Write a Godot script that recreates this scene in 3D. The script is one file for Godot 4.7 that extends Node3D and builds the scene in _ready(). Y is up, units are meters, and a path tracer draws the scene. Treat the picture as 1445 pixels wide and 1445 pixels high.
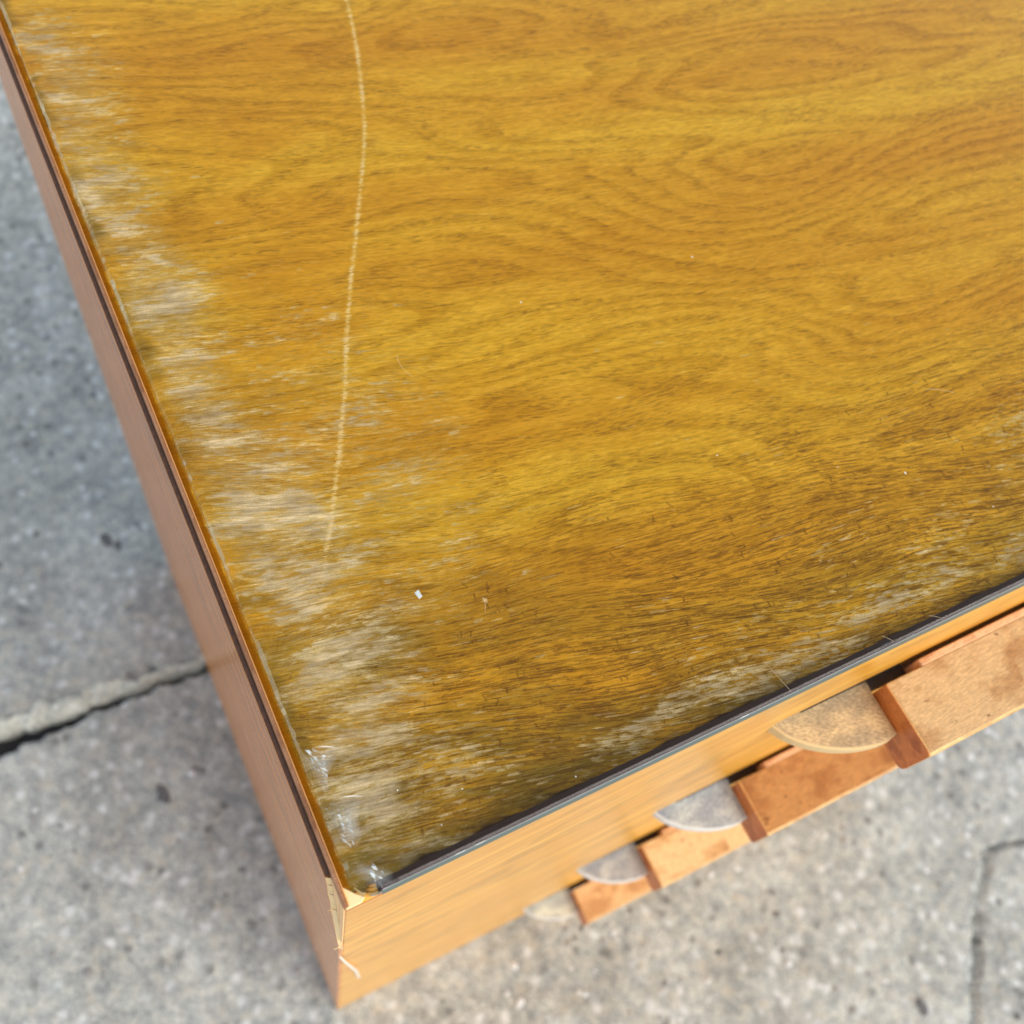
extends Node3D
# Corner of a small wooden chest of four drawers with a chipped sheet of glass on its top, standing on old concrete.
# Origin: the chest's front left top corner. x runs along the front, z towards the viewer, y up; metres.

const W := 0.5        # chest width
const D := 0.40       # chest depth
const H := 0.656      # chest height
const TIP := 0.139    # where the thumb rests begin
const PULL := 0.1755  # where the pulls begin
const DISC_Y := [-0.0578, -0.191, -0.349, -0.538]
const GLASS_LOW := 0.0005
const GLASS_TOP := 0.0068

var rng := RandomNumberGenerator.new()
var noises := {}
var rows := []
var row_fn: Callable


func _ready():
	rng.seed = 7
	# ---------------------------------------------------------------- camera
	var cam := Camera3D.new()
	cam.name = "camera"
	var lens := CameraAttributesPhysical.new()
	lens.frustum_focal_length = 24.67
	lens.frustum_near = 0.01
	lens.frustum_far = 100.0
	lens.exposure_aperture = 10.5
	lens.frustum_focus_distance = 0.256
	cam.attributes = lens
	add_child(cam)
	cam.transform = Transform3D(Basis(Vector3(0.8887, 0.1476, 0.4341), Vector3(0.3312, 0.4482, -0.8303), Vector3(-0.3171, 0.8817, 0.3494)).orthonormalized(), Vector3(-0.01, 0.24, 0.0231))
	cam.current = true
	# ---------------------------------------------------------------- sky, sun, exposure
	var env := Environment.new()
	env.background_mode = Environment.BG_SKY
	var sky := Sky.new()
	var sm := ProceduralSkyMaterial.new()
	sm.sky_top_color = Color(0.64, 0.685, 0.735)
	sm.sky_horizon_color = Color(0.86, 0.88, 0.895)
	sm.sky_curve = 0.25
	sm.ground_bottom_color = Color(0.42, 0.41, 0.40)
	sm.ground_horizon_color = Color(0.55, 0.55, 0.54)
	sm.sun_angle_max = 1.0
	sky.sky_material = sm
	env.sky = sky
	env.background_energy_multiplier = 0.94
	env.tonemap_mode = Environment.TONE_MAPPER_LINEAR
	env.tonemap_exposure = 1.7
	env.sdfgi_enabled = true
	env.ssao_enabled = true
	env.ssil_enabled = true
	var we := WorldEnvironment.new()
	we.name = "environment"
	we.environment = env
	add_child(we)
	var sun := DirectionalLight3D.new()
	sun.name = "sun"
	sun.light_energy = 0.54
	sun.light_color = Color(1.0, 0.975, 0.93)
	sun.light_angular_distance = 38.0
	sun.shadow_enabled = true
	add_child(sun)
	sun.look_at_from_position(Vector3(0.55, 0.9, 1.0), Vector3.ZERO)
	# ---------------------------------------------------------------- the rest
	make_noises()
	make_materials()
	build_pavement()
	build_chest()
	build_glass()
	build_litter()


# ==================================================================== noise and textures

func make_noise(called: String, s: int, kind := FastNoiseLite.TYPE_SIMPLEX_SMOOTH, octaves := 1) -> FastNoiseLite:
	var n := FastNoiseLite.new()
	n.seed = s
	n.noise_type = kind
	n.frequency = 1.0
	if octaves > 1:
		n.fractal_type = FastNoiseLite.FRACTAL_FBM
		n.fractal_octaves = octaves
	else:
		n.fractal_type = FastNoiseLite.FRACTAL_NONE
	noises[called] = n
	return n


func make_noises():
	make_noise("a", 11)
	make_noise("b", 12)
	make_noise("c", 13, FastNoiseLite.TYPE_SIMPLEX_SMOOTH, 3)
	make_noise("d", 14, FastNoiseLite.TYPE_SIMPLEX_SMOOTH, 4)
	make_noise("e", 15)
	make_noise("f", 16, FastNoiseLite.TYPE_SIMPLEX_SMOOTH, 2)
	var cell := make_noise("cell", 17, FastNoiseLite.TYPE_CELLULAR)
	cell.cellular_return_type = FastNoiseLite.RETURN_DISTANCE2_SUB
	cell.cellular_jitter = 1.0
	var spot := make_noise("spot", 18, FastNoiseLite.TYPE_CELLULAR)
	spot.cellular_return_type = FastNoiseLite.RETURN_DISTANCE
	var val := make_noise("val", 18, FastNoiseLite.TYPE_CELLULAR)
	val.cellular_return_type = FastNoiseLite.RETURN_CELL_VALUE


func paint(w: int, h: int, fn: Callable) -> ImageTexture:
	# fn(y, width) gives one row of RGB bytes; rows are worked out on all cores
	rows = []
	rows.resize(h)
	row_fn = fn
	var job := WorkerThreadPool.add_group_task(func(y: int): rows[y] = row_fn.call(y, w), h, -1, true)
	WorkerThreadPool.wait_for_group_task_completion(job)
	var all := PackedByteArray()
	for r in rows:
		all.append_array(r)
	return ImageTexture.create_from_image(Image.create_from_data(w, h, false, Image.FORMAT_RGB8, all))


func put(row: PackedByteArray, x: int, r: float, g: float, b: float):
	row[x * 3] = clampi(int(r), 0, 255)
	row[x * 3 + 1] = clampi(int(g), 0, 255)
	row[x * 3 + 2] = clampi(int(b), 0, 255)


func bump2(x: float, y: float, cx: float, cy: float, rx: float, ry: float) -> float:
	var dx := (x - cx) / rx
	var dy := (y - cy) / ry + 0.22 * dx
	return exp(-dx * dx - dy * dy)


const SCRATCH_D := [60.0, 72.4, 86.1, 102.4, 121.9, 147.4, 175.2, 203.1, 231.7, 260.3, 300.0]
const SCRATCH_X := [20.0, 25.2, 32.8, 41.2, 50.6, 62.4, 75.9, 89.6, 99.7, 107.0, 112.0]


func scratch_x(d: float) -> float:
	for i in range(1, SCRATCH_D.size()):
		if d <= SCRATCH_D[i]:
			var i0: int = maxi(i - 2, 0)
			var i3: int = mini(i + 1, SCRATCH_D.size() - 1)
			var t: float = (d - SCRATCH_D[i - 1]) / (SCRATCH_D[i] - SCRATCH_D[i - 1])
			return cubic_interpolate(SCRATCH_X[i - 1], SCRATCH_X[i], SCRATCH_X[i0], SCRATCH_X[i3], t)
	return 1e4


# ---- the veneer of the top: 400 mm of grain by 320 mm, 2048 by 2048 texels.
# Pores, cracks, flakes of lost varnish and the scratch are drawn stroke by stroke along the grain, in bands of rows; colour follows row by row.

const BAND := 128
var marks := []          # per band: [pores, flakes, scratch], one byte per texel


func grain_v(x: float, d: float) -> float:
	return d + 0.235 * x - 0.00029 * x * x


func slope(x: float, d: float) -> float:
	# how d falls as x grows along a fibre
	return -(0.235 - 0.00058 * x) - 0.17 * (noises.a as FastNoiseLite).get_noise_2d(x * 0.016, d * 0.028)


func phase(u: float, v: float, x: float, d: float) -> float:
	# growth rings, with islands and tongues
	var nb: FastNoiseLite = noises.b
	var p := v / 13.0 + 0.9 * nb.get_noise_2d(u * 0.0015 + 9.0, v * 0.055) + 3.0 * nb.get_noise_2d(u * 0.0060, v * 0.016) + 0.10 * (noises.f as FastNoiseLite).get_noise_2d(u * 0.05, v * 0.07)
	return p + 3.0 * bump2(x, d, 212.0, 158.0, 46.0, 27.0) - 2.6 * bump2(x, d, 158.0, 95.0, 44.0, 19.0) + 1.6 * bump2(x, d, 103.0, 258.0, 18.0, 16.0) + 2.0 * bump2(x, d, 300.0, 200.0, 60.0, 30.0)


func craze_at(x: float, d: float) -> float:
	var p := (noises.d as FastNoiseLite).get_noise_2d(x * 0.012, d * 0.03 + 9.0)
	return clampf(smoothstep(84.0, 18.0, d - 0.03 * x + 16.0 * p) * smoothstep(5.0, 28.0, x + 0.5 * d), 0.0, 1.0)


func worn_left(x: float, d: float) -> float:
	var nd: FastNoiseLite = noises.d
	var mid := 11.0 + 5.0 * nd.get_noise_2d(d * 0.011, 3.0) + 7.0 * smoothstep(120.0, 70.0, d) * smoothstep(8.0, 40.0, d)
	var wide := 6.5 + 3.0 * nd.get_noise_2d(d * 0.02, 13.0) + 7.0 * smoothstep(140.0, 80.0, d) * smoothstep(20.0, 60.0, d)
	var k := (x - mid) / (wide * (1.5 if x > mid else 0.75))
	var f := exp(-k * k) * smoothstep(300.0, 250.0, d) * lerpf(1.0, 0.66, smoothstep(175.0, 215.0, d)) * (0.70 + 0.65 * smoothstep(-0.35, 0.35, nd.get_noise_2d(d * 0.022, 40.0)))
	f = maxf(f, 0.22 * bump2(x, d, 42.0, 100.0, 30.0, 42.0))
	f = maxf(f, 0.75 * exp(-(x * x + 1.4 * d * d) / 900.0))
	return clampf(f, 0.0, 1.0)


func worn_front(x: float, d: float) -> float:
	var nd: FastNoiseLite = noises.d
	var low := exp(-pow((d - 8.5) / 6.5, 2.0)) * smoothstep(25.0, 95.0, x)
	var wide := 0.40 * exp(-pow((d - 20.0) / 15.0, 2.0)) * smoothstep(50.0, 130.0, x)
	var f := maxf(low, wide) * clampf(0.55 + 1.5 * nd.get_noise_2d(x * 0.022, d * 0.07 + 90.0), 0.0, 1.0)
	f = maxf(f, 0.55 * bump2(x, d, 234.0, 40.0, 20.0, 9.0))
	f = maxf(f, 0.50 * bump2(x, d, 34.0, 20.0, 22.0, 14.0))
	return clampf(f, 0.0, 1.0)


func dab(m: PackedByteArray, row0: int, x: float, d: float, long: float, strength: float, blunt: bool):
	# one stroke along the grain, spread over the two rows it lies between
	var px := int(x / 0.1953125)
	var n := maxi(int(long / 0.1953125), 2)
	var y := d / 0.15625 - row0
	var dy := slope(x + long * 0.5, d) * 0.1953125 / 0.15625
	for k in n:
		if px + k >= 0 and px + k < 2048:
			var t := k / float(n)
			var a := strength if blunt else strength * minf(1.0, 3.2 * minf(t + 0.04, 1.0 - t))
			var yi := int(floor(y))
			var fr := y - yi
			if yi >= 0 and yi < BAND:
				var i := yi * 2048 + px + k
				m[i] = mini(255, int(m[i] + (255 - m[i]) * a * (1.0 - fr)))
			if yi >= -1 and yi < BAND - 1:
				var i := (yi + 1) * 2048 + px + k
				m[i] = mini(255, int(m[i] + (255 - m[i]) * a * fr))
		y += dy


func draw_band(k: int):
	var r := RandomNumberGenerator.new()
	r.seed = 1000 + k
	var row0 := k * BAND
	var pores := PackedByteArray()
	var flakes := PackedByteArray()
	var scratch := PackedByteArray()
	for m in [pores, flakes, scratch]:
		m.resize(BAND * 2048)
	var lo := (row0 - 14) * 0.15625
	var hi := (row0 + BAND + 14) * 0.15625
	var nd: FastNoiseLite = noises.d
	var ne: FastNoiseLite = noises.e
	# pores
	for i in int((hi - lo) * 400.0 * 1.7):
		var x := r.randf_range(-6.0, 400.0)
		var d := r.randf_range(lo, hi)
		var v := grain_v(x, d)
		var ph := phase(x - 0.15 * d, v, x, d)
		var ring := ph - floorf(ph)
		var late := smoothstep(0.35, 0.9, ring) * (1.0 - smoothstep(0.92, 1.0, ring))
		var c := craze_at(x, d)
		var clump := 0.5 + 0.5 * nd.get_noise_2d(x * 0.03 + 70.0, v * 0.12)
		if r.randf() > 0.42 + 0.40 * late + 0.35 * clump:
			continue
		var s := (0.10 + 0.42 * pow(r.randf(), 2.0)) * (0.65 + 0.6 * late + 0.25 * c)
		dab(pores, row0, x, d, r.randf_range(0.8, 4.5), s, false)
	# long cracks along the grain and short ones across it, where the varnish has crazed
	for i in int((hi - lo) * 400.0 * 0.50):
		var x := r.randf_range(-6.0, 400.0)
		var d := r.randf_range(lo, hi)
		var c := craze_at(x, d)
		if r.randf() > c:
			continue
		if r.randf() < 0.93:
			var xx := x
			var dd := d
			var s := r.randf_range(0.40, 0.95) * (0.45 + 0.55 * c)
			for seg in r.randi_range(1, 4):
				var l := r.randf_range(1.2, 3.2)
				dab(pores, row0, xx, dd, l, s, true)
				dd += slope(xx, dd) * l + r.randf_range(-0.16, 0.16)
				xx += l
		elif c > 0.35 and ne.get_noise_2d(x * 0.06, d * 0.08) > 0.0:
			var xx := x
			var s := r.randf_range(0.35, 0.8)
			for q in r.randi_range(4, 13):
				dab(pores, row0, xx, d + q * 0.15, 0.4, s, true)
				xx += r.randf_range(-0.22, 0.22)
	# lost varnish: a haze of thin streaks on the left, crisp flakes along the front
	for i in int((hi - lo) * 78.0 * 20.0):
		var x := r.randf_range(-3.0, 75.0)
		var d := r.randf_range(lo, hi)
		var f := worn_left(x + 2.0, d)
		var gv := grain_v(x, d)
		var holes := smoothstep(-0.12, 0.22, nd.get_noise_2d(x * 0.035, gv * 0.09 + 50.0)) * smoothstep(-0.45, 0.1, nd.get_noise_2d(x * 0.09 + 30.0, gv * 0.35))
		if r.randf() > f * (0.36 + 0.85 * holes):
			continue
		dab(flakes, row0, x, d, r.randf_range(0.6, 2.2) + 4.0 * pow(r.randf(), 3.0), r.randf_range(0.10, 0.45), true)
		if r.randf() < 0.05 * holes + 0.008:
			var op := r.randf_range(0.35, 0.85)
			for q in r.randi_range(2, 7):
				dab(flakes, row0, x + r.randf_range(-0.5, 0.5), d + q * 0.15, r.randf_range(0.8, 3.0), op, true)
	for i in int((hi - lo) * 400.0 * 1.1):
		var x := r.randf_range(-3.0, 400.0)
		var d := r.randf_range(lo, hi)
		var f := maxf(worn_front(x + 2.0, d), 0.03 * smoothstep(130.0, 40.0, d))
		if r.randf() > f * f * 1.5 + 0.16 * f:
			continue
		var l := r.randf_range(0.8, 3.0) + 5.0 * pow(r.randf(), 3.0)
		var s := r.randf_range(0.35, 0.92)
		for q in r.randi_range(1, 3 + int(5.0 * f)):
			dab(flakes, row0, x + r.randf_range(-0.6, 0.6) - q * 0.08, d + q * 0.156, l * r.randf_range(0.55, 1.0), s, true)
	for i in int((hi - lo) * 400.0 * 0.35):
		var x := r.randf_range(-3.0, 400.0)
		var d := r.randf_range(lo, hi)
		if d > 3.0 and r.randf() < 1.1 * exp(-pow((d - 7.0) / 5.0, 2.0)) * smoothstep(30.0, 80.0, x):
			dab(flakes, row0, x, d, r.randf_range(2.0, 9.0), r.randf_range(0.1, 0.3), true)
	# the scratch: nicks side by side across the grain
	for i in int((hi - lo) * 40.0):
		var d := r.randf_range(lo, hi)
		var keep := smoothstep(64.0, 100.0, d) * clampf(0.75 + 0.8 * nd.get_noise_2d(d * 0.10, 31.0), 0.12, 1.0) * (0.35 + 0.65 * smoothstep(-0.1, 0.25, ne.get_noise_2d(d * 0.75, 8.0)))
		if d < 64.0 or r.randf() > keep:
			continue
		var l := r.randf_range(0.45, 1.25)
		var x := scratch_x(d) + r.randfn(0.0, 0.33) - l * 0.5 + 0.25 * ne.get_noise_2d(d * 0.03, 2.0)
		dab(scratch, row0, x, d, l, r.randf_range(0.25, 0.85), true)
		if r.randf() < 0.35 and d < 130.0:
			dab(scratch, row0, x + r.randfn(0.0, 1.0), d, r.randf_range(0.8, 2.4), r.randf_range(0.04, 0.16), true)
	marks[k] = [pores, flakes, scratch]


func veneer_row(py: int, w: int) -> PackedByteArray:
	var na: FastNoiseLite = noises.a
	var nb: FastNoiseLite = noises.b
	var nc: FastNoiseLite = noises.c
	var nd: FastNoiseLite = noises.d
	var ne: FastNoiseLite = noises.e
	var band_marks: Array = marks[py / BAND]
	var pores: PackedByteArray = band_marks[0]
	var flakes: PackedByteArray = band_marks[1]
	var scratch: PackedByteArray = band_marks[2]
	var base := (py % BAND) * 2048
	var row := PackedByteArray()
	row.resize(w * 3)
	var d := (py + 0.5) / 2048.0 * 320.0
	for px in w:
		var x := (px + 0.5) / w * 400.0
		var v := grain_v(x, d)
		var u := x - 0.15 * d
		v += 1.6 * na.get_noise_2d(u * 0.018, v * 0.03)
		var ph := phase(u, v, x, d)
		var ring := ph - floorf(ph)
		var late := smoothstep(0.30, 0.93, ring) * (1.0 - smoothstep(0.94, 0.995, ring))
		var light := nb.get_noise_2d(u * 0.004 + 40.0, v * 0.03)
		var fib := nc.get_noise_2d(u * 0.030, v * 1.05)
		var fib2 := ne.get_noise_2d(u * 0.22 + 90.0, v * 2.7)
		var mott := nd.get_noise_2d(u * 0.05 + 20.0, v * 0.16)
		var grit := ne.get_noise_2d(x * 5.3, d * 5.3)
		var tone := 0.50 * fib + 0.36 * fib2 + 0.30 * light + 0.30 * mott + 0.30 * grit - 0.54 * late * (0.6 + 0.5 * ne.get_noise_2d(u * 0.02, v * 0.05))
		var shade := 1.0 + 0.13 * tone
		var r := 217.0 * shade
		var g := (158.0 + 5.0 * light) * shade * (1.0 + 0.06 * tone)
		var b := 30.0 * shade * (1.0 + 0.9 * tone)
		# deeper orange where the varnish is thick, towards the left
		var orange := smoothstep(-0.25, 0.6, nd.get_noise_2d(x * 0.012 + 5.0, d * 0.02)) * smoothstep(150.0, 40.0, x) * 0.6
		r = lerpf(r, 203.0 * shade, orange)
		g = lerpf(g, 136.0 * shade, orange)
		b = lerpf(b, 12.0 * shade, orange)
		# olive and brown staining round the near corner and edges
		var front := exp(-d / 16.0)
		var corner := exp(-(x * x) / 7200.0 - (d * d) / 3400.0)
		var patch := nd.get_noise_2d(u * 0.014, v * 0.05 + 9.0) + 0.5 * nd.get_noise_2d(u * 0.04 + 60.0, v * 0.16)
		var dirt := clampf(0.44 * corner + 0.50 * front + 0.30 * exp(-x / 22.0) * smoothstep(290.0, 150.0, d) + 0.08 * exp(-d / 60.0), 0.0, 0.85) * clampf(0.78 + 1.2 * patch, 0.0, 1.5)
		dirt = maxf(dirt, 0.80 * bump2(x, d, 31.0, 51.0, 15.0, 9.0) * clampf(0.8 + 0.8 * mott, 0.0, 1.2))
		dirt = maxf(dirt, 0.75 * smoothstep(9.0, 5.0, x + 3.0 * patch) * smoothstep(0.0, 0.35, nd.get_noise_2d(d * 0.02, 60.0) + 0.1))
		dirt = clampf(dirt, 0.0, 0.95)
		r = lerpf(r, 124.0 * shade, dirt)
		g = lerpf(g, 97.0 * shade, dirt)
		b = lerpf(b, 16.0 * shade, dirt)
		var dash := pores[base + px] / 255.0
		var grey := flakes[base + px] / 255.0
		dash *= 0.92 - 0.45 * grey
		r = lerpf(r, 84.0, dash)
		g = lerpf(g, 50.0, dash)
		b = lerpf(b, 4.0, dash)
		if grey > 0.01:
			var ws := 1.0 + 0.10 * fib + 0.12 * fib2 + 0.10 * mott + 0.10 * grit
			var pale := clampf(0.35 + 0.8 * mott + 0.5 * fib + 0.5 * (grey - 0.5), 0.0, 1.0)
			var wd := clampf(dirt * 0.9 + 0.35 * front, 0.0, 0.62) * (1.0 - 0.78 * smoothstep(0.42, 0.80, grey))
			var much := grey * (0.88 - 0.35 * dash)
			r = lerpf(r, lerpf(lerpf(184.0, 222.0, pale), 130.0, wd) * ws, much)
			g = lerpf(g, lerpf(lerpf(161.0, 202.0, pale), 112.0, wd) * ws, much)
			b = lerpf(b, lerpf(lerpf(138.0, 172.0, pale), 88.0, wd) * ws, much)
		var s := scratch[base + px] / 255.0
		if s > 0.01:
			r = lerpf(r, 238.0, s * 0.9)
			g = lerpf(g, 208.0, s * 0.9)
			b = lerpf(b, 152.0, s * 0.9)
		# grime that has crept under the edge of the glass, and the bare strip the glass leaves free
		var rim := smoothstep(3.3, 2.2, d + 1.2 * mott) * 0.86
		r = lerpf(r, 46.0, rim)
		g = lerpf(g, 26.0, rim)
		b = lerpf(b, 10.0, rim)
		var bare := smoothstep(4.4, 3.6, x + 0.5 * mott)
		r = lerpf(r, 158.0 * shade, bare)
		g = lerpf(g, 96.0 * shade, bare)
		b = lerpf(b, 12.0, bare)
		put(row, px, r, g, b)
	return row


# Varnished front wood, grain along u. One tile is 400 by 200 mm.
func front_row(py: int, w: int) -> PackedByteArray:
	var nc: FastNoiseLite = noises.c
	var nd: FastNoiseLite = noises.d
	var nb: FastNoiseLite = noises.b
	var row := PackedByteArray()
	row.resize(w * 3)
	var y := py / 512.0 * 200.0
	for px in w:
		var x := px / float(w) * 400.0
		var v := y + 0.05 * x + 3.0 * nb.get_noise_2d(x * 0.006, y * 0.02)
		var fib := nc.get_noise_2d(x * 0.02, v * 0.55)
		var band := nb.get_noise_2d(x * 0.004, v * 0.08)
		var mott := nd.get_noise_2d(x * 0.012, y * 0.03)
		var t := 0.4 * fib + 0.5 * band + 0.35 * mott
		var s := 1.0 + 0.115 * t
		var nick := smoothstep(0.44, 0.54, nc.get_noise_2d(x * 0.05 + 80.0, v * 0.38 + 9.0)) * 0.6
		var smear := smoothstep(0.05, 0.5, nd.get_noise_2d(x * 0.022 + 300.0, y * 0.03)) * 0.10 + smoothstep(0.50, 0.60, nc.get_noise_2d(x * 0.03 + 500.0, v * 0.3)) * 0.06
		s *= 1.0 - smear
		put(row, px, lerpf(240.0 * s, 250.0, nick), lerpf(175.0 * s * (1.0 + 0.07 * t), 215.0, nick), lerpf(68.0 * s * (1.0 + 0.22 * t), 140.0, nick))
	return row


# Bare wood of pulls and thumb rests, near neutral so that each piece tints it. One tile is 160 by 160 mm.
func bare_row(py: int, w: int) -> PackedByteArray:
	var nc: FastNoiseLite = noises.c
	var nd: FastNoiseLite = noises.d
	var nb: FastNoiseLite = noises.b
	var row := PackedByteArray()
	row.resize(w * 3)
	var y := py / float(w) * 160.0
	for px in w:
		var x := px / float(w) * 160.0
		var v := y + 0.1 * x
		var fib := nc.get_noise_2d(x * 0.16, v * 1.5)
		var fine := nc.get_noise_2d(x * 0.5 + 60.0, v * 2.6)
		var cloud := nd.get_noise_2d(x * 0.03 + 15.0, y * 0.045)
		var cloud2 := nd.get_noise_2d(x * 0.07 + 90.0, y * 0.09)
		var s := 1.0 + 0.15 * fib + 0.13 * fine
		var stain := clampf(smoothstep(-0.05, 0.45, cloud) * 0.75 + smoothstep(0.15, 0.5, cloud2) * 0.35, 0.0, 1.0)
		var r := lerpf(234.0, 194.0, stain) * s
		var g := lerpf(210.0, 156.0, stain) * s
		var b := lerpf(176.0, 114.0, stain) * s
		var hole := smoothstep(0.58, 0.68, nd.get_noise_2d(x * 0.11 + 400.0, y * 0.13)) * 0.6
		put(row, px, lerpf(r, 90.0, hole), lerpf(g, 55.0, hole), lerpf(b, 32.0, hole))
	return row


# Dusty grey-brown wood of the thumb rests. One tile is 100 by 100 mm.
func dusty_row(py: int, w: int) -> PackedByteArray:
	var nc: FastNoiseLite = noises.c
	var nd: FastNoiseLite = noises.d
	var row := PackedByteArray()
	row.resize(w * 3)
	var y := py / float(w) * 100.0
	for px in w:
		var x := px / float(w) * 100.0
		var fib := nc.get_noise_2d(x * 0.4 + y * 0.25, y * 1.4 - x * 0.55)
		var cloud := nd.get_noise_2d(x * 0.06 + 33.0, y * 0.08)
		var s := 1.0 + 0.24 * fib
		var c := smoothstep(-0.4, 0.5, cloud)
		put(row, px, lerpf(196.0, 244.0, c) * s, lerpf(186.0, 228.0, c) * s, lerpf(174.0, 202.0, c) * s)
	return row


# Concrete: cement, sand, pale and dark aggregate. One tile is 640 by 640 mm.
func concrete_row(py: int, w: int) -> PackedByteArray:
	var nc: FastNoiseLite = noises.c
	var nd: FastNoiseLite = noises.d
	var spot: FastNoiseLite = noises.spot
	var val: FastNoiseLite = noises.val
	var ne: FastNoiseLite = noises.e
	var row := PackedByteArray()
	row.resize(w * 3)
	var y := py / float(w) * 640.0
	for px in w:
		var x := px / float(w) * 640.0
		var big := nd.get_noise_2d(x * 0.012, y * 0.012)
		var mid := nd.get_noise_2d(x * 0.07 + 9.0, y * 0.07)
		var sand := nc.get_noise_2d(x * 0.35, y * 0.35)
		var grit := ne.get_noise_2d(x * 0.9, y * 0.9)
		var c := 170.0 * (1.0 + 0.15 * big + 0.18 * mid + 0.32 * sand + 0.2 * grit)
		var wx := x + 2.0 * sand
		var wy := y + 2.0 * grit
		var dist := spot.get_noise_2d(wx * 0.10, wy * 0.10) + 1.0
		var kind := val.get_noise_2d(wx * 0.10, wy * 0.10)
		var inside := smoothstep(0.50, 0.24, dist) * clampf(0.7 + 0.8 * mid, 0.0, 1.0)
		var r := c * (0.985 + 0.02 * mid)
		var g := c
		var b := c * (0.985 - 0.03 * mid)
		if kind > 0.66:
			r = lerpf(r, 218.0, inside * 0.8)
			g = lerpf(g, 219.0, inside * 0.85)
			b = lerpf(b, 222.0, inside * 0.85)
		elif kind < -0.93:
			r = lerpf(r, 92.0, inside * 0.75)
			g = lerpf(g, 93.0, inside * 0.75)
			b = lerpf(b, 94.0, inside * 0.75)
		elif kind > 0.3:
			r = lerpf(r, 186.0, inside * 0.5)
			g = lerpf(g, 178.0, inside * 0.5)
			b = lerpf(b, 164.0, inside * 0.5)
		put(row, px, r, g, b)
	return row


# ==================================================================== materials

var m_top: StandardMaterial3D
var m_front: StandardMaterial3D
var m_side: StandardMaterial3D
var m_edge_dark: StandardMaterial3D
var m_lip: StandardMaterial3D
var m_pale: StandardMaterial3D
var m_inside: StandardMaterial3D
var m_orange: StandardMaterial3D
var m_pull: StandardMaterial3D
var m_slot_shade: StandardMaterial3D
var m_ply: StandardMaterial3D
var m_ply_grey: StandardMaterial3D
var m_ground: StandardMaterial3D
var m_bevel: StandardMaterial3D
var m_frost: StandardMaterial3D
var m_glass: StandardMaterial3D
var m_concrete: StandardMaterial3D
var m_debris: StandardMaterial3D
var m_lint: StandardMaterial3D
var t_front: ImageTexture
var t_bare: ImageTexture
var t_dusty: ImageTexture


func mat(called: String, color: Color, rough: float, tex: Texture2D = null, size := 1.0) -> StandardMaterial3D:
	var m := StandardMaterial3D.new()
	m.resource_name = called
	m.albedo_color = color
	m.roughness = rough
	if tex:
		m.albedo_texture = tex
		m.uv1_triplanar = true
		m.uv1_scale = Vector3.ONE / size
		m.uv1_triplanar_sharpness = 8.0
	return m


func relief(called: String, freq: float, octaves: int, size: int) -> NoiseTexture2D:
	var n := FastNoiseLite.new()
	n.seed = called.hash() % 1000
	n.noise_type = FastNoiseLite.TYPE_SIMPLEX_SMOOTH
	n.frequency = freq
	n.fractal_octaves = octaves
	var t := NoiseTexture2D.new()
	t.width = size
	t.height = size
	t.seamless = true
	t.noise = n
	return t


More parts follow.
